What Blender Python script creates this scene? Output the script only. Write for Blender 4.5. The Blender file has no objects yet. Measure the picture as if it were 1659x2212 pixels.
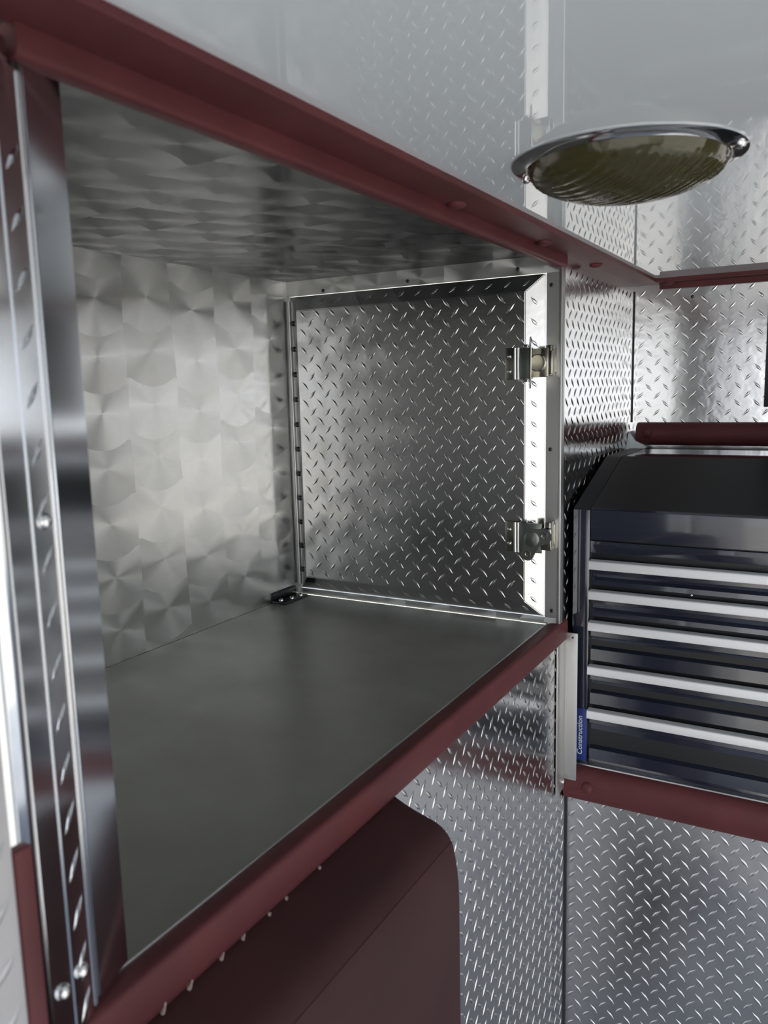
import bpy, bmesh, math, random
from mathutils import Vector, Matrix
random.seed(4)
R = math.radians
ZO = 1.5                       # eye height above the vehicle floor; measured heights below are relative to the eye
sc = bpy.context.scene
COL = sc.collection

# ------------------------------------------------------------------ camera
cam_d = bpy.data.cameras.new('camera'); cam = bpy.data.objects.new('camera', cam_d); COL.objects.link(cam)
cr = Vector((0.49381763, -0.86924008, -0.0237873)); cd = Vector((-0.14191579, -0.05357379, -0.98842792)); cf = Vector((0.85790679, 0.49147892, -0.14981457))
cam.matrix_world = Matrix(((cr.x, -cd.x, -cf.x, 0), (cr.y, -cd.y, -cf.y, 0), (cr.z, -cd.z, -cf.z, ZO), (0, 0, 0, 1)))
cam_d.sensor_fit = 'HORIZONTAL'; cam_d.sensor_width = 36.0; cam_d.lens = 36.0 * 1755.0 / 1659.0
cam_d.clip_start = 0.01
cam_d.dof.use_dof = True; cam_d.dof.focus_distance = 1.22; cam_d.dof.aperture_fstop = 12.0
sc.camera = cam

# ------------------------------------------------------------------ sky and daylight
world = bpy.data.worlds.new('overcast_sky'); sc.world = world; world.use_nodes = True
wn = world.node_tree; wn.nodes.clear()
wo = wn.nodes.new('ShaderNodeOutputWorld'); wb = wn.nodes.new('ShaderNodeBackground')
wt = wn.nodes.new('ShaderNodeTexCoord'); ws = wn.nodes.new('ShaderNodeSeparateXYZ'); wr = wn.nodes.new('ShaderNodeValToRGB')
wn.links.new(wt.outputs['Generated'], ws.inputs[0]); wn.links.new(ws.outputs['Z'], wr.inputs[0])
wr.color_ramp.elements[0].position = 0.0; wr.color_ramp.elements[0].color = (0.95, 0.97, 1.0, 1)
wr.color_ramp.elements[1].position = 0.6; wr.color_ramp.elements[1].color = (0.72, 0.84, 1.0, 1)
wn.links.new(wr.outputs[0], wb.inputs['Color']); wb.inputs['Strength'].default_value = 2.4
wn.links.new(wb.outputs[0], wo.inputs['Surface'])
sun_d = bpy.data.lights.new('sun', 'SUN'); sun = bpy.data.objects.new('sun', sun_d); COL.objects.link(sun)
sun_d.energy = 9.0; sun_d.color = (1.0, 0.94, 0.85); sun_d.angle = R(1.0)
sun.rotation_euler = Vector((0.22, 0.46, -0.86)).to_track_quat('-Z', 'Y').to_euler()
sc.view_settings.view_transform = 'Standard'; sc.view_settings.look = 'None'
sc.view_settings.exposure = -0.3; sc.view_settings.gamma = 1.0; sc.view_settings.use_curve_mapping = False

# ------------------------------------------------------------------ materials
def mat(name, base, metal=0.0, rough=0.4, spec=0.5, coat=0.0, coat_rough=0.1):
    m = bpy.data.materials.new(name); m.use_nodes = True
    p = m.node_tree.nodes['Principled BSDF']
    p.inputs['Base Color'].default_value = (*base, 1); p.inputs['Metallic'].default_value = metal
    p.inputs['Roughness'].default_value = rough; p.inputs['Specular IOR Level'].default_value = spec
    p.inputs['Coat Weight'].default_value = coat; p.inputs['Coat Roughness'].default_value = coat_rough
    return m, m.node_tree, p

def noise(nt, scale, detail=3.0, rough=0.5, vec=None, stretch=None):
    n = nt.nodes.new('ShaderNodeTexNoise'); n.inputs['Scale'].default_value = scale
    n.inputs['Detail'].default_value = detail; n.inputs['Roughness'].default_value = rough
    g = nt.nodes.new('ShaderNodeNewGeometry'); src = g.outputs['Position']
    if stretch:
        mp = nt.nodes.new('ShaderNodeMapping'); mp.inputs['Scale'].default_value = stretch
        nt.links.new(src, mp.inputs[0]); src = mp.outputs[0]
    nt.links.new(src, n.inputs['Vector'])
    return n

def bump(nt, p, n, strength, dist):
    b = nt.nodes.new('ShaderNodeBump'); b.inputs['Strength'].default_value = strength; b.inputs['Distance'].default_value = dist
    nt.links.new(n.outputs['Fac'], b.inputs['Height']); nt.links.new(b.outputs[0], p.inputs['Normal'])

def ramp_to(nt, n, sock, lo, hi, a=0.3, b=0.7):
    r = nt.nodes.new('ShaderNodeMapRange'); r.inputs[1].default_value = a; r.inputs[2].default_value = b
    r.inputs[3].default_value = lo; r.inputs[4].default_value = hi
    nt.links.new(n.outputs['Fac'], r.inputs[0]); nt.links.new(r.outputs[0], sock)

def tint(nt, n, p, c0, c1, a=0.35, b=0.65):
    r = nt.nodes.new('ShaderNodeValToRGB'); r.color_ramp.elements[0].color = (*c0, 1); r.color_ramp.elements[1].color = (*c1, 1)
    r.color_ramp.elements[0].position = a; r.color_ramp.elements[1].position = b
    nt.links.new(n.outputs['Fac'], r.inputs[0]); nt.links.new(r.outputs[0], p.inputs['Base Color'])

def make_tread(name, rough, base=(0.74, 0.74, 0.745)):
    m, nt, p = mat(name, base, 1.0, rough)
    n = noise(nt, 34, 2.0, 0.5); bump(nt, p, n, 0.32, 0.0012)
    n2 = noise(nt, 5, 3); ramp_to(nt, n2, p.inputs['Roughness'], rough * 0.75, rough * 1.3)
    return m
M = {}
M['tread'] = make_tread('tread_plate_aluminium', 0.16)
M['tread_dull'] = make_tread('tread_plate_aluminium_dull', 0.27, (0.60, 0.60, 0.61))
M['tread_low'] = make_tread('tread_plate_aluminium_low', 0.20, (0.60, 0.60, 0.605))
M['tread_muted'] = make_tread('tread_plate_muted', 0.42, (0.42, 0.42, 0.44))  # base darkened and roughened to tone down the bright doorway's reflection
M['polished'], nt, p = mat('polished_stainless', (0.70, 0.73, 0.77), 1.0, 0.13)
bump(nt, p, noise(nt, 7, 1), 0.25, 0.002)
M['frame'], nt, p = mat('brushed_aluminium_frame', (0.66, 0.66, 0.66), 1.0, 0.27)
n = noise(nt, 9, 3, stretch=(1, 1, 0.3)); ramp_to(nt, n, p.inputs['Roughness'], 0.34, 0.5)
M['angle'], nt, p = mat('dull_aluminium_angle', (0.62, 0.61, 0.6), 1.0, 0.42)
n = noise(nt, 40, 3, stretch=(1, 1, 0.08)); ramp_to(nt, n, p.inputs['Roughness'], 0.36, 0.5)
M['ceiling'], nt, p = mat('glossy_light_grey_ceiling', (0.79, 0.85, 0.90), 0.0, 0.02, 0.5)
p.inputs['IOR'].default_value = 2.1
n = noise(nt, 3, 3); ramp_to(nt, n, p.inputs['Roughness'], 0.012, 0.03)
M['shelf'], nt, p = mat('worn_stainless_shelf', (0.42, 0.43, 0.415), 0.8, 0.36)
n = noise(nt, 5, 5, 0.6); tint(nt, n, p, (0.44, 0.44, 0.41), (0.57, 0.58, 0.55), 0.3, 0.7)
n2 = noise(nt, 14, 4, 0.6, stretch=(1, 0.35, 1)); ramp_to(nt, n2, p.inputs['Roughness'], 0.29, 0.45)
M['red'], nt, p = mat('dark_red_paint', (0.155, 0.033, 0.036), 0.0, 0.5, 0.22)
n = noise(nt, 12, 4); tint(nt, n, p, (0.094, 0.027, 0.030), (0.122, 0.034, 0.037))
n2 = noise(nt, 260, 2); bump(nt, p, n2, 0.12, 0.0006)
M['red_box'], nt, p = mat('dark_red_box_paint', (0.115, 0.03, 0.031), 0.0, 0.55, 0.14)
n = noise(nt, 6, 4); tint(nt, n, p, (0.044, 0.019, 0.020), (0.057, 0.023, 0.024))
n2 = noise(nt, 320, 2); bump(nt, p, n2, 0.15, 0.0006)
M['chip'], _, _ = mat('bare_metal_chip', (0.62, 0.52, 0.46), 0.6, 0.45)
M['black'], nt, p = mat('gloss_navy_black_paint', (0.018, 0.023, 0.040), 0.0, 0.13, 0.7, 1.0, 0.06)
p.inputs['Coat IOR'].default_value = 1.55
bump(nt, p, noise(nt, 55, 2), 0.05, 0.001)
M['lid'], nt, p = mat('satin_black_lid_paint', (0.012, 0.013, 0.016), 0.0, 0.36, 0.45)
M['pull'], nt, p = mat('satin_silver_pull', (0.80, 0.81, 0.83), 0.35, 0.4)
M['blue'], _, _ = mat('blue_label_print', (0.022, 0.045, 0.24), 0.0, 0.4)
M['white'], _, _ = mat('white_label_lettering', (0.75, 0.77, 0.8), 0.0, 0.45)
M['latch'], nt, p = mat('zinc_plated_latch', (0.47, 0.455, 0.40), 1.0, 0.2)
M['latch_dull'], nt, p = mat('dull_zinc_thumb_plate', (0.30, 0.32, 0.30), 1.0, 0.36)
M['dark'], _, _ = mat('dark_steel', (0.06, 0.062, 0.065), 0.8, 0.3)
M['chrome'], _, _ = mat('chrome', (0.72, 0.72, 0.73), 1.0, 0.09)
M['seam'], _, _ = mat('dark_seam', (0.02, 0.02, 0.02), 0.0, 0.7)
M['panel'], _, _ = mat('black_plastic_panel', (0.012, 0.012, 0.012), 0.0, 0.4)
M['light_leak'], _, _ = mat('pale_light_leak', (0.80, 0.84, 0.84), 0.0, 0.5)  # pale colour imitating light that leaks through the corner
M['floor'], nt, p = mat('grey_rubber_floor', (0.3, 0.3, 0.3), 0.0, 0.6)
n = noise(nt, 8, 4); tint(nt, n, p, (0.23, 0.245, 0.27), (0.33, 0.35, 0.38))
M['concrete'], nt, p = mat('concrete_ground', (0.42, 0.40, 0.37), 0.0, 0.85)
n = noise(nt, 1.5, 5); tint(nt, n, p, (0.43, 0.40, 0.355), (0.55, 0.52, 0.47))

# lens of the dome lamp: smoky yellow moulded glass
M['lens'], nt, p = mat('smoky_yellow_lens', (0.085, 0.075, 0.03), 0.0, 0.08, 0.6)
p.inputs['Transmission Weight'].default_value = 0.35; p.inputs['IOR'].default_value = 1.49
M['reflector'], _, _ = mat('lamp_reflector', (0.55, 0.5, 0.3), 1.0, 0.25)

def swirl(name, a_axis, b_axis, pitch, base, rough, aniso=0.8):
    """Engine-turned sheet: overlapping round brushed spots; the brushing runs round every spot's centre."""
    m, nt, p = mat(name, base, 1.0, rough)
    N, L = nt.nodes, nt.links
    def mth(op, x, y=None):
        q = N.new('ShaderNodeMath'); q.operation = op
        for i, v in enumerate((x, y)):
            if v is None: continue
            if isinstance(v, (int, float)): q.inputs[i].default_value = v
            else: L.new(v, q.inputs[i])
        return q.outputs[0]
    g = N.new('ShaderNodeNewGeometry'); s = N.new('ShaderNodeSeparateXYZ'); L.new(g.outputs['Position'], s.inputs[0])
    wob = N.new('ShaderNodeTexNoise'); wob.inputs['Scale'].default_value = 6.0; L.new(g.outputs['Position'], wob.inputs['Vector'])
    a = mth('ADD', mth('DIVIDE', s.outputs[a_axis], pitch[0]), mth('MULTIPLY', wob.outputs['Fac'], 0.25)); b = mth('DIVIDE', s.outputs[b_axis], pitch[1])
    ia = mth('FLOOR', a)
    w1 = N.new('ShaderNodeTexWhiteNoise'); w1.noise_dimensions = '1D'; L.new(ia, w1.inputs['W'])
    b2 = mth('ADD', b, mth('MULTIPLY', w1.outputs['Value'], 0.9)); ib = mth('FLOOR', b2)
    la = mth('SUBTRACT', mth('SUBTRACT', a, ia), 0.5); lb = mth('SUBTRACT', mth('SUBTRACT', b2, ib), 0.5)
    lbu = mth('SUBTRACT', lb, 1.0)
    d = mth('SQRT', mth('ADD', mth('MULTIPLY', la, la), mth('MULTIPLY', lbu, lbu)))
    over = mth('LESS_THAN', d, 0.66)
    lb3 = mth('SUBTRACT', lb, over); idb = mth('ADD', ib, over)
    cmb = N.new('ShaderNodeCombineXYZ')
    names = {'X': 0, 'Y': 1, 'Z': 2}
    L.new(la, cmb.inputs[names[a_axis]]); L.new(lb3, cmb.inputs[names[b_axis]])   # roughness is spread across the brushing
    nrm = N.new('ShaderNodeVectorMath'); nrm.operation = 'NORMALIZE'; L.new(cmb.outputs[0], nrm.inputs[0])
    L.new(nrm.outputs[0], p.inputs['Tangent']); p.inputs['Anisotropic'].default_value = aniso
    cid = N.new('ShaderNodeCombineXYZ'); L.new(ia, cid.inputs[0]); L.new(idb, cid.inputs[1])
    w2 = N.new('ShaderNodeTexWhiteNoise'); w2.noise_dimensions = '2D'; L.new(cid.outputs[0], w2.inputs['Vector'])
    rr = N.new('ShaderNodeMapRange'); rr.inputs[3].default_value = rough * 0.8; rr.inputs[4].default_value = rough * 1.2
    L.new(w2.outputs['Value'], rr.inputs[0]); L.new(rr.outputs[0], p.inputs['Roughness'])
    return m
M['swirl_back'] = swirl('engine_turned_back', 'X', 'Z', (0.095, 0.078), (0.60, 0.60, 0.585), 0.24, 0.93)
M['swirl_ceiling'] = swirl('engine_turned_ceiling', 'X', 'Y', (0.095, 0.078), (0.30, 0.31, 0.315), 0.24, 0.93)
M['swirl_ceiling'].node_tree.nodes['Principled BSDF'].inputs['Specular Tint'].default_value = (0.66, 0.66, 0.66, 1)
M['swirl_frame'] = swirl('engine_turned_frame', 'Y', 'Z', (0.085, 0.07), (0.82, 0.82, 0.81), 0.42)

# ------------------------------------------------------------------ mesh helpers (coordinates: metres, z relative to the eye)
ORG = {}
def tag(o, label=None, cat=None, group=None, kind=None):
    if label: o['label'] = label
    if cat: o['category'] = cat
    if group: o['group'] = group
    if kind: o['kind'] = kind
    return o

def thing(name, loc, label, cat, group=None, kind=None):
    o = bpy.data.objects.new(name, None); COL.objects.link(o); o.empty_display_size = 0.02
    w = Vector((loc[0], loc[1], loc[2] + ZO)); o.location = w; ORG[o.name] = w
    return tag(o, label, cat, group, kind)

def link(name, me, m, parent, org, smooth=30):
    if m is not None:
        me.materials.clear(); me.materials.append(M[m] if isinstance(m, str) else m)
    o = bpy.data.objects.new(name, me); COL.objects.link(o)
    w = Vector((org[0], org[1], org[2] + ZO)); ORG[o.name] = w
    if parent: o.parent = parent; o.location = w - ORG[parent.name]
    else: o.location = w
    return o

def finish_mesh(me, smooth):
    if smooth:
        for f in me.polygons: f.use_smooth = True
        me.set_sharp_from_angle(angle=R(smooth))

class B:
    """collects shapes into one mesh"""
    def __init__(s): s.bm = bmesh.new()
    def box(s, x0, x1, y0, y1, z0, z1, r=0.0, seg=2):
        t = bmesh.new(); bmesh.ops.create_cube(t, size=1.0)
        for v in t.verts: v.co = Vector(((x0+x1)/2+v.co.x*(x1-x0), (y0+y1)/2+v.co.y*(y1-y0), (z0+z1)/2+v.co.z*(z1-z0)))
        if r: bmesh.ops.bevel(t, geom=t.edges[:], offset=r, segments=seg, affect='EDGES', profile=0.5)
        return s.add(t)
    def add(s, t, mtx=None):
        if mtx is not None: bmesh.ops.transform(t, matrix=mtx, verts=t.verts)
        me = bpy.data.meshes.new('tmp'); t.to_mesh(me); t.free(); s.bm.from_mesh(me); bpy.data.meshes.remove(me); return s
    def prism(s, pts, axis, a0, a1):
        """pts: outline in the two other axes (xyz order); axis 0/1/2"""
        t = bmesh.new()
        def co(p, a):
            q = [p[0], p[1]]; q.insert(axis, a); return q
        A = [t.verts.new(co(p, a0)) for p in pts]; Bv = [t.verts.new(co(p, a1)) for p in pts]
        n = len(pts)
        t.faces.new(A); t.faces.new(Bv[::-1])
        for i in range(n): t.faces.new((A[i], Bv[i], Bv[(i+1) % n], A[(i+1) % n]))
        bmesh.ops.recalc_face_normals(t, faces=t.faces[:])
        return s.add(t)
    def lathe(s, prof, origin, direction, n=32, cap=True):
        """prof: (radius, height) list along direction"""
        t = bmesh.new(); rings = []
        for r, h in prof:
            if r < 1e-6: rings.append([t.verts.new((0, 0, h))])
            else: rings.append([t.verts.new((r*math.cos(2*math.pi*i/n), r*math.sin(2*math.pi*i/n), h)) for i in range(n)])
        for a, b in zip(rings, rings[1:]):
            for i in range(n):
                j = (i+1) % n
                if len(a) == 1 and len(b) == 1: continue
                if len(a) == 1: t.faces.new((a[0], b[i], b[j]))
                elif len(b) == 1: t.faces.new((a[i], a[j], b[0]))
                else: t.faces.new((a[i], a[j], b[j], b[i]))
        if cap:
            for rg, fl in ((rings[0], True), (rings[-1], False)):
                if len(rg) > 1: t.faces.new(rg[::-1] if fl else rg)
        bmesh.ops.recalc_face_normals(t, faces=t.faces[:])
        q = Vector(direction).normalized().to_track_quat('Z', 'Y').to_matrix().to_4x4()
        return s.add(t, Matrix.Translation(origin) @ q)
    def quadface(s, pts):
        s.bm.faces.new([s.bm.verts.new(p) for p in pts]); return s
    def build(s, name, m, parent=None, smooth=30, org=None):
        vs = [v.co for v in s.bm.verts]
        if org is None:
            lo = [min(v[i] for v in vs) for i in range(3)]; hi = [max(v[i] for v in vs) for i in range(3)]
            org = Vector(((lo[0]+hi[0])/2, (lo[1]+hi[1])/2, lo[2]))
        bmesh.ops.translate(s.bm, vec=-Vector(org), verts=s.bm.verts)
        me = bpy.data.meshes.new(name); s.bm.to_mesh(me); s.bm.free()
        finish_mesh(me, smooth)
        return link(name, me, m, parent, org)

def round_poly(pts, rad, seg=4):
    out = []; n = len(pts)
    for i in range(n):
        p0, p1, p2 = Vector(pts[i-1]), Vector(pts[i]), Vector(pts[(i+1) % n])
        r = rad[i] if isinstance(rad, (list, tuple)) else rad
        if r <= 0: out.append(tuple(p1)); continue
        a = (p0-p1).normalized(); b = (p2-p1).normalized()
        s_, e_ = p1 + a*r, p1 + b*r
        for k in range(seg+1):
            t = k/seg; out.append(tuple((1-t)**2*s_ + 2*t*(1-t)*p1 + t*t*e_))
    return out

def tread(name, o, u, v, n, U, V, pitch, parent, m, keep=None, phase=(0.5, 0.5), L=0.0122, W=0.0030, H=0.0011, org=None):
    """raised lozenges of a tread plate: two crossing orientations on staggered square grids"""
    o, u, v, n = Vector(o), Vector(u), Vector(v), Vector(n)
    V_, F = [], []
    st = [(-1, 0.0, 0.0), (-0.55, 0.42, 0.6), (-0.18, 0.92, 0.97), (0.18, 0.92, 0.97), (0.55, 0.42, 0.6), (1, 0.0, 0.0)]
    def loz(cx, cy, sgn):
        a = Vector((math.cos(R(47)), sgn*math.sin(R(47)))); b = Vector((-a.y, a.x))
        def P(t, w, h):
            q = Vector((cx, cy)) + a*(t*L) + b*w
            return o + u*q.x + v*q.y + n*h
        k = len(V_)
        V_.append(P(-1, 0, -0.0003))
        for t, w, h in st[1:-1]:
            V_.append(P(t, -w*W, -0.0003)); V_.append(P(t, -w*W*0.45, h*H)); V_.append(P(t, w*W*0.45, h*H)); V_.append(P(t, w*W, -0.0003))
        V_.append(P(1, 0, -0.0003)); e = k+1+4*4
        for j in range(3): F.append((k, k+1+j+1, k+1+j)); F.append((e, k+13+j, k+13+j+1))
        for s_ in range(3):
            for j in range(3):
                q = k+1+s_*4+j; F.append((q, q+1, q+5, q+4))
    nu, nv = int(U/pitch)+2, int(V/pitch)+2
    for i in range(-1, nu):
        for j in range(-1, nv):
            for ph, sgn in ((0.0, 1), (0.5, -1)):
                cx, cy = (i+phase[0]+ph)*pitch, (j+phase[1]+ph)*pitch
                ex = L*0.6
                if cx < ex or cx > U-ex or cy < ex or cy > V-ex: continue
                if keep and not keep(cx, cy): continue
                loz(cx, cy, sgn)
    if not V_: return None
    org = Vector(org) if org is not None else o
    me = bpy.data.meshes.new(name); me.from_pydata([p - org for p in V_], [], F); me.update()
    for f in me.polygons: f.use_smooth = True
    # consistent outward normals
    if len(me.polygons) and me.polygons[1].normal.dot(n) < 0: me.flip_normals()
    ob = link(name, me, m, parent, org); ob['kind'] = 'stuff'
    return ob

MESH = {}
def rivet_mesh(key, prof, direction, n=14):
    b = B(); b.lathe(prof, (0, 0, 0), direction, n); me = bpy.data.meshes.new(key); b.bm.to_mesh(me); b.bm.free(); finish_mesh(me, 45)
    MESH[key] = me; return me
def rivet(name, key, loc, m, parent):
    return link(name, MESH[key], m if not MESH[key].materials else None, parent, loc)
def dome(r, h): return [(r, -0.0004), (r, h*0.25), (r*0.86, h*0.62), (r*0.5, h*0.93), (0, h)]

# ------------------------------------------------------------------ main dimensions
Y0 = 0.389      # front plane of the compartment wall
YB = 0.900      # back of the cubby
X1 = 1.234      # right side of the cubby
XT = 1.285      # lower right wall and chest front
X2 = 1.713      # upper right wall
ZC = 0.198      # ceiling
ZS = -0.383     # cubby shelf
ZK = -0.632     # counter under the chest
ZF = -ZO        # floor
YR = -1.25      # far side of the vehicle
XL = -1.10      # open rear

def struct(o, label=None): o['kind'] = 'structure'; return tag(o, label) if label else o

# ------------------------------------------------------------------ setting
struct(B().box(XL, X2+0.02, YR, Y0, ZF-0.03, ZF).build('floor', 'floor', smooth=0))
struct(B().box(XL, X2+0.02, YR, YB+0.02, ZC, ZC+0.02).build('ceiling', 'ceiling', smooth=0), 'smooth glossy light grey ceiling carrying the dome lamp')
# ground outside
g = B().box(-40, 40, -40, 40, ZF-0.9, ZF-0.85).build('ground', 'concrete', smooth=0); struct(g)

# lower and front tread plate wall
wf = struct(B().box(0.24, XT+0.01, Y0, Y0+0.012, ZF, -0.40).build('wall_front_lower', 'tread_low', smooth=0), 'tread plate wall below the cubby shelf')
tread('tread_pattern', (0.60, Y0, -1.30), (1, 0, 0), (0, 0, 1), (0, -1, 0), 0.68, 0.885, 0.0285, wf, 'tread_low', phase=(0.3, 0.2))
ws_ = struct(B().box(X1+0.012, X2+0.01, Y0, Y0+0.012, ZK, ZC).build('wall_front_upper', 'tread', smooth=0), 'narrow tread plate wall between the cubby and the corner')
tread('tread_pattern', (X1+0.012, Y0, ZK), (1, 0, 0), (0, 0, 1), (0, -1, 0), X2-X1-0.014, ZC-ZK-0.02, 0.0305, ws_, 'tread', phase=(0.2, 0.3), keep=lambda a, b: b > 0.15)
# upper right wall
wu = struct(B().box(X2, X2+0.012, YR, Y0, ZK, ZC).build('wall_right_upper', 'tread', smooth=0), 'upper tread plate wall above the tool chest')
tread('tread_pattern', (X2, -0.60, -0.085), (0, 1, 0), (0, 0, 1), (-1, 0, 0), 0.985, 0.275, 0.0335, wu, 'tread', phase=(0.55, 0.25))
# lower right wall and counter
wl = struct(B().box(XT, XT+0.012, YR, Y0, ZF, ZK-0.02).build('wall_right_lower', 'tread_dull', smooth=0), 'lower tread plate wall under the tool chest')
tread('tread_pattern', (XT, -0.45, -1.30), (0, 1, 0), (0, 0, 1), (-1, 0, 0), 0.836, 0.65, 0.0287, wl, 'tread_dull', phase=(0.35, 0.4))
struct(B().box(XT-0.006, X2, YR, Y0, ZK-0.02, ZK, 0.001).build('trim_counter', 'frame'), 'thin bare metal counter under the tool chest')

# cubby shell
struct(B().box(0.30, X1+0.01, YB, YB+0.01, ZS-0.02, ZC).build('wall_back', 'swirl_back', smooth=0), 'engine-turned metal back wall of the cubby')
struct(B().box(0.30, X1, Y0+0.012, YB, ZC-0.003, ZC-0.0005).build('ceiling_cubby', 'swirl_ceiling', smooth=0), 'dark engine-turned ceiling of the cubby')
struct(B().box(0.30, 0.306, Y0+0.03, YB, ZS, ZC-0.003).build('wall_left', 'frame', smooth=0))
# rest of the vehicle: front wall beside the post, far side with its open doorway
wle = struct(B().box(XL, 0.232, 0.352, 0.364, ZF, ZC).build('wall_front_left', 'tread_muted', smooth=0))
tread('tread_pattern', (0.05, 0.352, -0.50), (1, 0, 0), (0, 0, 1), (0, -1, 0), 0.18, 0.69, 0.030, wle, 'tread_muted', phase=(0.73, 0.2))
far = B(); far.box(XL, -0.25, YR-0.02, YR, ZF, ZC); far.box(1.25, X2+0.02, YR-0.02, YR, ZF, ZC)
struct(far.build('wall_far', 'tread', smooth=0))

# ------------------------------------------------------------------ red painted trims
rivet_mesh('cap_y', dome(0.0095, 0.010), (0, -1, 0), 20)
rivet_mesh('cap_x', dome(0.0095, 0.008), (-1, 0, 0), 20)
# lip along the ceiling over the cubby
t1 = B(); t1.prism(round_poly([(0.3390, ZC), (0.3390, 0.1915), (Y0, 0.1915), (Y0, ZC)], [0, 0.002, 0, 0]), 0, XL, X2-0.002)
t1 = struct(t1.build('trim_1', 'red', smooth=50), 'long dark red metal rail along the ceiling over the cubby opening')
lp_ = B(); lp_.prism(round_poly([(Y0-0.006, 0.1920), (Y0-0.006, 0.1745), (Y0+0.010, 0.1755), (Y0+0.010, 0.1920)], [0.001, 0.005, 0.003, 0]), 0, 0.300, X1+0.012)
lp_.build('lip', 'red', t1, 50)
rivet_mesh('cap_z', dome(0.0100, 0.0055), (0, 0, -1), 24)
for x in (0.818, 1.10, 1.36): rivet('rivet', 'cap_z', (x, 0.3715, 0.1915), 'red', t1)
# lip along the ceiling over the upper right wall
t2 = B(); t2.prism(round_poly([(X2-0.045, ZC), (X2-0.045, 0.1915), (X2-0.010, 0.1915), (X2-0.010, 0.181), (X2, 0.181), (X2, ZC)], [0, 0.002, 0.001, 0.003, 0, 0]), 1, YR, 0.3385)
t2 = struct(t2.build('trim_2', 'red', smooth=50), 'thin dark red lip along the ceiling over the upper tread plate wall')
for y in (0.318, 0.02): rivet('rivet', 'cap_z', (X2-0.028, y, 0.1915), 'red', t2)
# shelf edge
t3 = B(); t3.prism(round_poly([(Y0-0.005, -0.379), (Y0-0.006, -0.417), (Y0+0.015, -0.417), (Y0+0.015, -0.381)], [0.006, 0.009, 0, 0.001]), 0, 0.20, X1+0.034)
t3 = struct(t3.build('trim_3', 'red', smooth=50), 'dark red rounded edge along the front of the grey shelf')
# bullnose under the tool chest
def bull(cx, z0, z1, depth, n=14):
    zc, h = (z0+z1)/2, (z1-z0)/2
    return [(cx, z0)] + [(cx - depth*math.cos(a)**0.7 if math.cos(a) > 1e-6 else cx, zc + h*math.sin(a)) for a in [-math.pi/2 + math.pi*i/n for i in range(1, n)]] + [(cx, z1)]
t4 = B(); t4.prism(bull(XT, -0.696, -0.634, 0.026), 1, YR, Y0-0.002)
t4 = struct(t4.build('trim_4', 'red', smooth=60), 'dark red rounded rail under the tool chest')
rivet('rivet', 'cap_x', (1.2605, 0.345, -0.663), 'red', t4)
# bullnose below the upper right wall
t5 = B(); t5.prism(bull(X2, -0.126, -0.080, 0.030), 1, YR, 0.374)
t5 = struct(t5.build('trim_5', 'red', smooth=60), 'dark red rounded rail above the tool chest lid')
rivet('rivet', 'cap_x', (X2-0.0285, 0.352, -0.10), 'red', t5)
# red strip beside the post
struct(B().box(0.2325, 0.2425, 0.350, 0.358, ZF, -0.225, 0.001).build('trim_6', 'red'), 'narrow dark red strip beside the polished post')
# dark seams in the two wall corners
struct(B().box(X2-0.002, X2, Y0-0.002, Y0, -0.080, 0.181).build('trim_7', 'seam', smooth=0), 'dark seam in the corner beside the upper tread plate wall')
struct(B().box(XT-0.0025, XT, Y0-0.0025, Y0, -1.30, -0.697).build('trim_8', 'seam', smooth=0), 'dark seam in the corner beside the lower tread plate wall')
# added pale patch in the corner, imitating light leaking below the rail end
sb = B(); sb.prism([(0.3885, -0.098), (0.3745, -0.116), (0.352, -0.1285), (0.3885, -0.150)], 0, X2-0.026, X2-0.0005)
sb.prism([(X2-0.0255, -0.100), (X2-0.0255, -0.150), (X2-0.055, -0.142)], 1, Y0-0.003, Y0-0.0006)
tag(sb.build('corner_light_leak', 'light_leak', smooth=0), 'added pale patch imitating a light leak in the corner above the tool chest lid', 'light_leak')

# ------------------------------------------------------------------ shelf
sh = thing('shelf', (0.77, 0.64, ZS-0.02), 'wide smooth grey metal shelf of the cubby', 'shelf')
B().box(0.31, X1-0.003, Y0+0.0175, YB-0.001, ZS-0.02, ZS).build('shelf_board', 'shelf', sh, 0)
B().box(0.31, X1-0.003, Y0+0.0155, Y0+0.0173, ZS-0.012, ZS+0.0035, 0.0006).build('edge_strip', 'frame', sh)

# ------------------------------------------------------------------ compartment door in the cubby's right side
fr = thing('door_frame', (X1, 0.64, ZS), 'brushed aluminium frame around the tread plate door in the cubby', 'door frame', None, 'thing')
B().box(X1, X1+0.010, Y0+0.001, YB, 0.1685, ZC-0.003).build('top_rail', 'swirl_frame', fr, 0)
B().box(X1, X1+0.010, Y0+0.001, YB, ZS, -0.3715).build('bottom_rail', 'swirl_frame', fr, 0)
B().box(X1, X1+0.010, Y0+0.001, 0.4115, -0.3713, 0.1683).build('latch_stile', 'frame', fr, 0)
B().box(X1, X1+0.010, 0.8935, YB, -0.3713, 0.1683).build('hinge_stile', 'frame', fr, 0)
B().box(X1-0.002, X1+0.013, Y0-0.003, Y0+0.003, ZS, 0.176, 0.0012).build('corner_bead', 'frame', fr)
rivet_mesh('screw_x', dome(0.0032, 0.0022), (-1, 0, 0), 12)
for y, z in ((0.651, 0.176), (0.458, 0.178), (0.40, -0.36), (0.404, -0.10), (0.404, 0.150), (0.82, 0.174)): rivet('screw', 'screw_x', (X1, y, z), 'dark', fr)
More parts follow.
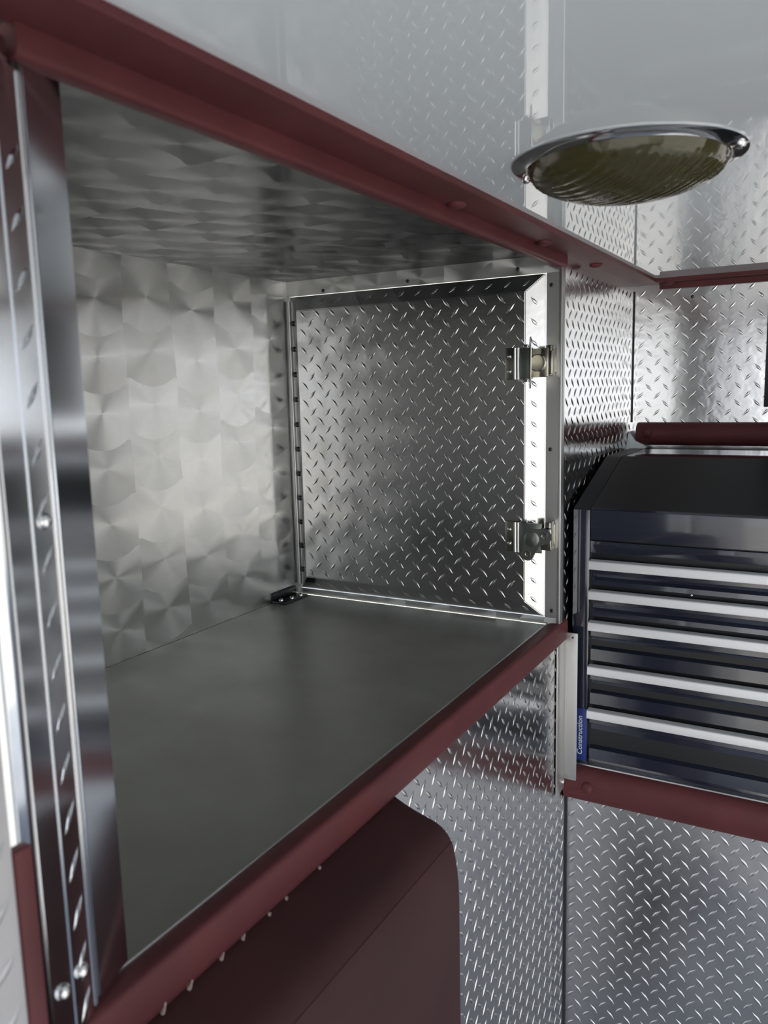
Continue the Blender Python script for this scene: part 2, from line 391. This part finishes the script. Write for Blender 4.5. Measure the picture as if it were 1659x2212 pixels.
# keepers on the stile
def keeper(zc):
    k = B(); k.box(X1-0.004, X1, 0.394, 0.409, zc-0.018, zc+0.018, 0.001)
    k.box(X1-0.020, X1-0.003, 0.3955, 0.3990, zc-0.023, zc+0.023, 0.0015)
    k.box(X1-0.022, X1-0.0175, 0.3955, 0.4055, zc-0.023, zc+0.023, 0.0018)
    return k.build('latch_keeper', 'latch', fr)
keeper(0.037); keeper(-0.235)

dr = thing('compartment_door', (X1, 0.65, -0.37), 'tread plate door with two latches in the side of the cubby', 'door', None, 'thing')
DO = (0.413, 0.8925, -0.3705, 0.1675); bw = 0.0265; XF = X1-0.019
DI = (DO[0]+bw, DO[1]-bw, DO[2]+bw, DO[3]-bw)
b = B()
o_ = [(X1-0.001, DO[0], DO[2]), (X1-0.001, DO[1], DO[2]), (X1-0.001, DO[1], DO[3]), (X1-0.001, DO[0], DO[3])]
i_ = [(XF, DI[0], DI[2]), (XF, DI[1], DI[2]), (XF, DI[1], DI[3]), (XF, DI[0], DI[3])]
ov = [b.bm.verts.new(q) for q in o_]; iv = [b.bm.verts.new(q) for q in i_]; bk = [b.bm.verts.new((X1+0.004, q[1], q[2])) for q in o_]
b.bm.faces.new(iv)
for k in range(4):
    j = (k+1) % 4; b.bm.faces.new((ov[k], ov[j], iv[j], iv[k])); b.bm.faces.new((bk[k], bk[j], ov[j], ov[k]))
b.bm.faces.new(bk[::-1])
bmesh.ops.recalc_face_normals(b.bm, faces=b.bm.faces[:])
bmesh.ops.bevel(b.bm, geom=[e for e in b.bm.edges if all(v.co.x < X1-0.0005 for v in e.verts)], offset=0.0010, segments=2, affect='EDGES')
panel = b.build('door_panel', 'tread', dr, 20)
tread('tread_pattern', (XF, DI[0], DI[2]), (0, 1, 0), (0, 0, 1), (-1, 0, 0), DI[1]-DI[0], DI[3]-DI[2], 0.0312, panel, 'tread', phase=(0.25, 0.3))
sl = Vector((XF-X1+0.001, bw)).length; cn, sn = bw/sl, (X1-0.001-XF)/sl
tread('tread_pattern', (X1-0.001, DO[0], DO[2]+0.02), (-sn, cn, 0), (0, 0, 1), (-cn, -sn, 0), sl, DO[3]-DO[2]-0.04, 0.0312, panel, 'tread', phase=(0.55, 0.3), L=0.010)
tread('tread_pattern', (X1-0.001, DO[0]+0.02, DO[3]), (0, 1, 0), (-sn, 0, -cn), (-cn, 0, sn), DO[1]-DO[0]-0.04, sl, 0.0312, panel, 'tread', phase=(0.25, 0.5), L=0.010)
tread('tread_pattern', (X1-0.001, DO[0]+0.02, DO[2]), (0, 1, 0), (-sn, 0, cn), (-cn, 0, -sn), DO[1]-DO[0]-0.04, sl, 0.0312, panel, 'tread', phase=(0.25, 0.5), L=0.010)
# hinge with its screws
hg = B().box(X1-0.0035, X1-0.0005, 0.874, 0.9005, -0.362, 0.160, 0.0008).build('hinge_leaf', 'frame', dr)
kn = B(); kn.lathe([(0.0034, -0.362), (0.0034, 0.160)], (X1-0.004, 0.8935, 0), (0, 0, 1), 12); kn.build('hinge_pin', 'frame', dr)
rivet_mesh('hinge_screw', [(0.0046, -0.0004), (0.0046, 0.0075), (0.0036, 0.0088), (0, 0.0092)], (-1, 0, 0), 10)
for k in range(11): rivet('hinge_screw', 'hinge_screw', (X1-0.0035, 0.8815, 0.120-0.0453*k), 'dark', dr)

# latches
rivet_mesh('latch_rivet', dome(0.0034, 0.0026), (-1, 0, 0), 14)
def latch(zc):
    l = B().box(XF-0.0024, XF, 0.446, 0.4705, zc-0.0245, zc+0.0245, 0.0008).build('latch', 'latch', dr)
    for dz in (-0.0115, 0.0115): rivet('rivet', 'latch_rivet', (XF-0.0024, 0.4635, zc+dz), 'chrome', l)
    return l
def roller(y, zc, r, x, par, h=0.024):
    q = B(); q.lathe([(r, -h), (r, h)], (x, y, zc), (0, 0, 1), 14); return q.build('roller', 'chrome', par, 40)
# upper: folded handle seen edge-on
L1 = latch(0.0335); zc = 0.0335
roller(0.4530, zc, 0.0022, XF-0.005, L1); roller(0.4475, zc, 0.0019, XF-0.006, L1)
B().box(XF-0.0065, XF-0.0024, 0.425, 0.4455, zc-0.0235, zc+0.0235, 0.0008).build('body', 'latch_dull', L1)
for dz in (-0.0262, 0.0262): B().box(XF-0.009, XF-0.001, 0.4315, 0.4395, zc+dz-0.0022, zc+dz+0.0022, 0.0008).build('side_lug', 'chrome', L1)
B().box(XF-0.009, XF-0.0058, 0.399, 0.4265, zc-0.0215, zc+0.0215, 0.001).build('draw_arm', 'latch', L1)
B().box(XF-0.0085, XF-0.004, 0.3925, 0.4005, zc-0.0175, zc+0.0175, 0.0016).build('hook', 'latch', L1)
q = B(); q.lathe([(0.0135, 0), (0.0135, 0.0022), (0.0115, 0.0034), (0.0095, 0.0026), (0, 0.0026)], (XF-0.009, 0.4150, zc), (-1, 0, 0), 26); q.build('cam_disc', 'latch', L1, 35)
hp = [(0.0+0.010*math.cos(a), (0.029 if math.sin(a) > 0 else -0.029)+0.010*math.sin(a)) for a in [2*math.pi*i/20 for i in range(20)]]
t = bmesh.new(); fa = [t.verts.new((-0.0007, c[0], c[1])) for c in hp]; fb = [t.verts.new((0.0007, c[0], c[1])) for c in hp]
t.faces.new(fa); t.faces.new(fb[::-1])
for k in range(20): t.faces.new((fa[k], fb[k], fb[(k+1) % 20], fa[(k+1) % 20]))
bmesh.ops.recalc_face_normals(t, faces=t.faces[:])
hb = B(); hb.add(t, Matrix.Translation((XF-0.0205, 0.4235, zc)) @ Matrix.Rotation(R(-63), 4, 'Z') @ Matrix.Rotation(R(4), 4, 'X')); hb.build('thumb_handle', 'latch', L1)
# lower: two-lobed thumb plate lying flat
L2 = latch(-0.2385); zc = -0.2385
roller(0.4530, zc, 0.0024, XF-0.005, L2); roller(0.4478, zc, 0.0019, XF-0.006, L2)
B().box(XF-0.0065, XF-0.0024, 0.409, 0.4455, zc-0.0235, zc+0.0235, 0.0008).build('body', 'latch_dull', L2)
B().box(XF-0.009, XF-0.001, 0.4315, 0.4415, zc+0.0240, zc+0.0284, 0.0008).build('side_lug', 'chrome', L2)
B().box(XF-0.0085, XF-0.004, 0.3925, 0.4105, zc-0.0175, zc+0.0175, 0.0016).build('hook', 'latch', L2)
def capsule(p, q, r0, r1, x0, x1):
    p, q = Vector(p), Vector(q); d = (q-p).normalized(); a0 = math.atan2(d.y, d.x); pts = []
    for k in range(11): a = a0+math.pi/2+math.pi*k/10; pts.append((p.x+r0*math.cos(a), p.y+r0*math.sin(a)))
    for k in range(11): a = a0-math.pi/2+math.pi*k/10; pts.append((q.x+r1*math.cos(a), q.y+r1*math.sin(a)))
    return pts
cc = (0.4240, -0.2390)
tp = B(); tp.prism(capsule(cc, (0.4310, -0.2640), 0.0155, 0.0105, 0, 0), 0, XF-0.0095, XF-0.0075); tp.prism(capsule(cc, (0.4040, -0.2345), 0.0155, 0.0120, 0, 0), 0, XF-0.0096, XF-0.0076)
tp = tp.build('thumb_plate', 'latch_dull', L2)
for yy, zz in ((0.4310, -0.2640), (0.4040, -0.2330)):
    q = B(); q.lathe([(0.0052, 0), (0.0052, 0.0012), (0.0038, 0.0012), (0.003, 0.0002)], (XF-0.0094, yy, zz), (-1, 0, 0), 18, cap=False); q.build('eyelet', 'latch', L2)
q = B(); q.lathe([(0.0125, 0), (0.0122, 0.0018), (0.0085, 0.0030), (0.004, 0.0028), (0, 0.0042)], (XF-0.0095, cc[0], cc[1]), (-1, 0, 0), 26); q.build('pivot_disc', 'latch_dull', L2, 40)

# ------------------------------------------------------------------ cleat in the corner of the shelf
cl = thing('corner_cleat', (1.185, 0.885, ZS), 'small dark metal cleat with bright screws in the shelf corner', 'cleat')
B().box(1.150, 1.222, 0.870, 0.8995, ZS, ZS+0.004, 0.001).build('base_plate', 'dark', cl)
B().box(1.150, 1.222, 0.8955, 0.8995, ZS+0.004, ZS+0.018, 0.001).build('upright', 'dark', cl)
rivet_mesh('screw_z', dome(0.0045, 0.0048), (0, 0, 1), 14)
for x, y in ((1.160, 0.886), (1.182, 0.878), (1.207, 0.876)): rivet('screw', 'screw_z', (x, y, ZS+0.004), 'chrome', cl)

# ------------------------------------------------------------------ polished corner post on the left
PA = math.atan2(0.44, 0.9); pu = Vector((math.cos(PA), math.sin(PA), 0)); pn = Vector((pu.y, -pu.x, 0)); PO = Vector((0.305, Y0, 0))
def pbox(bb, s0, s1, d0, d1, z0, z1, r=0.0, turn=0.0):
    t = bmesh.new(); bmesh.ops.create_cube(t, size=1.0)
    for v in t.verts: v.co = Vector(((s0+s1)/2+v.co.x*(s1-s0), (d0+d1)/2+v.co.y*(d1-d0), (z0+z1)/2+v.co.z*(z1-z0)))
    if r: bmesh.ops.bevel(t, geom=t.edges[:], offset=r, segments=3, affect='EDGES')
    mx = Matrix(((pu.x, pn.x, 0, PO.x), (pu.y, pn.y, 0, PO.y), (0, 0, 1, 0), (0, 0, 0, 1)))
    bmesh.ops.recalc_face_normals(t, faces=t.faces[:]); bb.add(t, mx @ Matrix.Rotation(-turn, 4, 'Z')); bmesh.ops.recalc_face_normals(bb.bm, faces=bb.bm.faces[:]); return bb
PT, PB = 0.190, -0.377
ps = thing('corner_post', (0.30, Y0, PB), 'tall polished steel post at the end of the cubby', 'post')
pbox(B(), 0.003, 0.040, -0.012, -0.001, PB, PT, 0.0012, R(-7)).build('inner_face', 'polished', ps, 40)
pbox(B(), -0.058, -0.002, -0.020, -0.002, PB, PT, 0.0075).build('outer_face', 'polished', ps, 60)
st_ = pbox(B(), -0.0265, -0.002, -0.003, -0.0012, PB, PT-0.02, 0.0003).build('tread_strip', 'polished', ps, 40)
so = PO + pu*(-0.0265) + pn*(-0.0012)
tread('tread_pattern', (so.x, so.y, PB), tuple(pu), (0, 0, 1), tuple(pn), 0.0245, PT-PB-0.03, 0.0305, st_, 'polished', phase=(0.4, 0.4), L=0.0125, W=0.0028, H=0.0010)
pbox(B(), -0.0026, -0.0004, -0.004, 0.0000, PB, PT-0.02, 0.0008).build('edge_bead', 'chrome', ps, 40)
pbox(B(), -0.001, 0.0032, -0.012, -0.004, PB, PT, 0).build('seam', 'seam', ps, 0)
rivet_mesh('post_screw', dome(0.0048, 0.0040), tuple(pn), 18)
for s_, z in ((-0.0139, -0.068), (-0.0165, -0.341), (-0.0387, -0.337)):
    q = PO + pu*s_ + pn*(-0.0012 if s_ > -0.027 else -0.002); rivet('screw', 'post_screw', (q.x, q.y, z), 'chrome', ps)

# ------------------------------------------------------------------ red box under the shelf
rb = thing('wheel_box', (0.3, 0.35, ZF), 'large dark red sloped box under the shelf edge', 'box')
prof = round_poly([(Y0, -0.418), (0.324, -0.433), (0.313, -0.475), (0.313, -1.45), (Y0, -1.45)], [0, 0.020, 0.030, 0, 0], 6)
bx = B(); XE = 0.687; secs = []
cy, cz = Y0, -0.9
for k in range(6):
    a = k/5*math.pi/2; dx = -0.010*(1-math.sin(a)); ins = 0.010*(1-math.cos(a))
    secs.append((XE+dx, [(y + ins if y < Y0-1e-6 else y, z - ins if z > -0.45 and y < Y0-1e-6 else z) for y, z in prof]))
secs.insert(0, (0.08, prof))
vv = [[bx.bm.verts.new((x, y, z)) for y, z in pr] for x, pr in secs]
for a_, b_ in zip(vv, vv[1:]):
    for k in range(len(prof)): bx.bm.faces.new((a_[k], a_[(k+1) % len(prof)], b_[(k+1) % len(prof)], b_[k]))
bx.bm.faces.new(vv[0]); bx.bm.faces.new(vv[-1][::-1]); bmesh.ops.recalc_face_normals(bx.bm, faces=bx.bm.faces[:])
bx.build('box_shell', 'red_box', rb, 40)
chips = B()
for x, s_ in ((0.352, 1.3), (0.378, 1.4), (0.412, 1.1), (0.437, .8), (0.470, .6), (0.493, .5), (0.542, .5), (0.30, 1.0)):
    w = 0.0008*s_; h = 0.0070*s_*(0.6+0.4*((x*977) % 1))
    chips.prism([(x-w, -0.4175), (x+w*0.6, -0.4170), (x+w*2.6, -0.4175+h*0.8), (x+w*1.4, -0.4175+h)], 1, Y0-0.0056, Y0-0.0030)
chips = chips.build('paint_chips', 'chip', t3, 0); chips['kind'] = 'stuff'

# ------------------------------------------------------------------ retaining angle beside the chest
an = thing('retaining_angle', (1.25, 0.38, -0.672), 'upright aluminium angle holding the lower corner of the tool chest', 'bracket')
B().box(1.2600, 1.2625, 0.3645, 0.3865, -0.672, -0.401, 0.0006).build('front_leg', 'angle', an)
B().box(1.2215, 1.2600, 0.3850, 0.3875, -0.672, -0.408, 0.0006).build('wall_leg', 'angle', an)
rivet('screw', 'cap_s' if 'cap_s' in MESH else (rivet_mesh('cap_s', dome(0.0042, 0.0038), (0, -1, 0), 14) and 'cap_s'), (1.250, 0.3850, -0.657), 'chrome', an)
rivet_mesh('hole_x', [(0.0018, -0.0002), (0.0018, 0.0003), (0, 0.0003)], (-1, 0, 0), 10); rivet('hole', 'hole_x', (1.2600, 0.3727, -0.4085), 'seam', an)

# ------------------------------------------------------------------ tool chest
YA, YE = 0.381, -0.280
tc = thing('tool_chest', (1.49, 0.05, ZK), 'black tool chest with five silver drawer pulls', 'tool chest')
body = B()
body.box(XT+0.006, X2-0.012, YE, YA, ZK, -0.236)          # carcass behind the drawer fronts
body = body.build('body', 'lid', tc, 0)
def post_(y0, y1): return B().box(XT-0.001, XT+0.02, y0, y1, ZK, -0.200, 0.0015).build('front_post', 'black', tc)
post_(0.3535, YA); post_(YE, YE+0.027)
B().box(XT, XT+0.02, YE+0.0275, 0.3530, -0.2700, -0.2505, 0.0008).build('upper_rail', 'black', tc)
B().box(XT-0.001, XT+0.02, YE+0.0275, 0.3530, ZK, -0.6225, 0.0008).build('lower_rail', 'black', tc)
# lid: sloped front, flat top, end caps
lid = B(); lp = [(XT, -0.2485), (XT, -0.1985), (1.487, -0.1315), (X2-0.035, -0.1315), (X2-0.035, -0.2355), (XT+0.006, -0.2355)]
lid.prism(round_poly(lp, [0.001, 0.004, 0.006, 0.004, 0, 0], 3), 1, YE+0.024, 0.3525)
lid = lid.build('lid', 'black', tc, 25)
for y0, y1 in ((0.3535, YA), (YE, YE+0.0235)):
    e = B(); e.prism(round_poly([(XT-0.0005, -0.1995), (1.4865, -0.1305), (X2-0.035, -0.1305), (X2-0.035, -0.2355), (XT+0.006, -0.2355)], [0.003, 0.005, 0.003, 0, 0], 3), 1, y0, y1)
    e.build('lid_end', 'lid', tc, 25)
ls = B(); ls.prism([(XT+0.004, -0.1965), (1.486, -0.1303), (1.486, -0.1313), (XT+0.004, -0.1975)], 1, YE+0.025, 0.3515); ls.build('lid_slope', 'lid', lid, 0)
# drawers
tops = (-0.2805, -0.3300, -0.3820, -0.4565, -0.5320, -0.6215)
for k in range(5):
    z1, z0 = tops[k], tops[k+1] + 0.0075
    if k == 4: z0 = -0.6215
    d = thing('drawer', (XT, 0.036, z0), None, None); d.parent = tc; d.location = ORG[d.name] - ORG[tc.name]
    ya, ye = 0.3490, YE+0.0315
    h = z1 - z0; g0 = XT-0.0035
    zb = z0 + min(0.019, h*0.36)
    prof = [(XT+0.008, z1-0.002), (g0, z1-0.002), (g0, z1-0.026), (g0+0.009, z1-0.031), (g0+0.011, zb+0.004), (g0, zb), (g0, z0), (XT+0.008, z0)]
    if zb + 0.004 > z1-0.031: prof = [(XT+0.008, z1-0.002), (g0, z1-0.002), (g0, z1-0.0225), (g0+0.008, z1-0.0255), (g0+0.009, z0+0.0125), (g0+0.004, z0+0.0075), (g0+0.003, z0), (XT+0.008, z0)]
    f = B(); f.prism(prof, 1, ye, ya); f.build('drawer_front', 'black', d, 25)
    pl = B(); pl.prism(round_poly([(g0, z1+0.0008), (g0-0.0135, z1), (g0-0.0145, z1-0.0135), (g0-0.0125, z1-0.0140), (g0-0.011, z1-0.003), (g0, z1-0.0025)], [0, 0.002, 0.001, 0, 0.001, 0], 3), 1, ye+0.0005, ya+0.0015)
    pl.build('drawer_pull', 'pull', d, 40)
lk = B(); lk.lathe([(0.0016, 0), (0.0016, 0.0012), (0, 0.0016)], (XT-0.0036, 0.195, -0.3235), (-1, 0, 0), 10); lk.build('catch_screw', 'chrome', tc)
# printed label on the corner post
lb = B().box(XT-0.0018, XT-0.0008, 0.3545, 0.3775, ZK+0.004, -0.5365, 0.0003).build('label', 'blue', tc)
fc = bpy.data.curves.new('lettering', 'FONT'); fc.body = 'Construction'; fc.size = 0.0165; fc.shear = 0.12; fc.offset = 0.00022; fc.extrude = 0.00015; fc.align_x = 'CENTER'; fc.align_y = 'CENTER'
fo = bpy.data.objects.new('lettering_curve', fc); COL.objects.link(fo)
bpy.context.view_layer.update()
me = bpy.data.meshes.new_from_object(fo.evaluated_get(bpy.context.evaluated_depsgraph_get())); bpy.data.objects.remove(fo); bpy.data.curves.remove(fc)
xs = [v.co.x for v in me.vertices]; k = 0.068/(max(xs)-min(xs))
# text runs upwards; letter tops point towards +y side of the picture's left
for v in me.vertices: v.co = Vector((-v.co.z*1.0, v.co.y*k*0.95, v.co.x*k))
me.update()
link('lettering', me, 'white', lb, (XT-0.0020, 0.3655, -0.584))

# ------------------------------------------------------------------ dome lamp on the ceiling
LX, LY = 0.776, 0.186
dl = thing('dome_lamp', (LX, LY, ZC), 'round chrome-rimmed dome lamp with smoky yellow lens on the ceiling', 'lamp')
q = B(); q.lathe([(0.083, 0.0), (0.1010, 0.0), (0.1015, 0.0012), (0.0975, 0.0026), (0.0905, 0.0034), (0.0885, 0.0052), (0.0872, 0.0050), (0.0868, 0.001)], (LX, LY, ZC), (0, 0, -1), 72, cap=False); q.build('rim', 'chrome', dl, 45)
q = B(); q.lathe([(0.0, 0.0008), (0.086, 0.0008), (0.086, 0.0016), (0, 0.0016)], (LX, LY, ZC), (0, 0, -1), 48); q.build('reflector', 'reflector', dl, 40)
# lens with fluted edge and moulded ribs
t = bmesh.new(); NR, NA = 34, 144; rings = []
for i in range(NR+1):
    r = 0.0868*(1 - i/NR)
    ring = []
    if i == NR: rings.append([t.verts.new((0, 0, 0.0345))]); continue
    for j in range(NA):
        a = 2*math.pi*j/NA; x, y = r*math.cos(a), r*math.sin(a); u_ = r/0.0868
        h = 0.0125 + 0.0215*(1-(u_/0.955)**2)**0.75 if u_ < 0.955 else 0.0125 - 0.0105*(u_-0.955)/0.045
        if u_ > 0.955: x *= 1 + (0.010 if j % 2 else -0.004); y *= 1 + (0.010 if j % 2 else -0.004)
        else: h += 0.0008*math.cos((x*0.8+y*0.6)*2*math.pi/0.0092)
        ring.append(t.verts.new((x, y, h)))
    rings.append(ring)
for a_, b_ in zip(rings, rings[1:]):
    for j in range(NA):
        k = (j+1) % NA
        t.faces.new((a_[j], a_[k], b_[k], b_[j]) if len(b_) > 1 else (a_[j], a_[k], b_[0]))
bmesh.ops.recalc_face_normals(t, faces=t.faces[:])
q = B(); q.add(t, Matrix.Translation((LX, LY, ZC-0.001)) @ Matrix.Rotation(math.pi, 4, 'X')); q.build('lens', 'lens', dl, 60)
rivet_mesh('lamp_screw', dome(0.0048, 0.0045), (0, 0, -1), 16)
for dx, dy in ((0.004, 0.0952), (-0.006, -0.0952)): rivet('screw', 'lamp_screw', (LX+dx, LY+dy, ZC-0.0026), 'chrome', dl)

# ------------------------------------------------------------------ black panel at the picture's edge
bp = thing('wall_panel', (X2-0.01, 0.0, -0.05), 'black panel fixed to the upper tread plate wall above the tool chest', 'panel', None, 'thing')
B().box(X2-0.014, X2, -0.15, 0.142, -0.051, 0.178, 0.002).build('panel_body', 'panel', bp)
B().box(X2-0.017, X2-0.014, -0.135, 0.127, -0.037, 0.166, 0.001).build('panel_cover', 'panel', bp)
# small dark screws in the upper right wall
for z in (0.163,):
    s_ = rivet('wall_screw', 'screw_x', (X2, 0.278, z), None, wu)
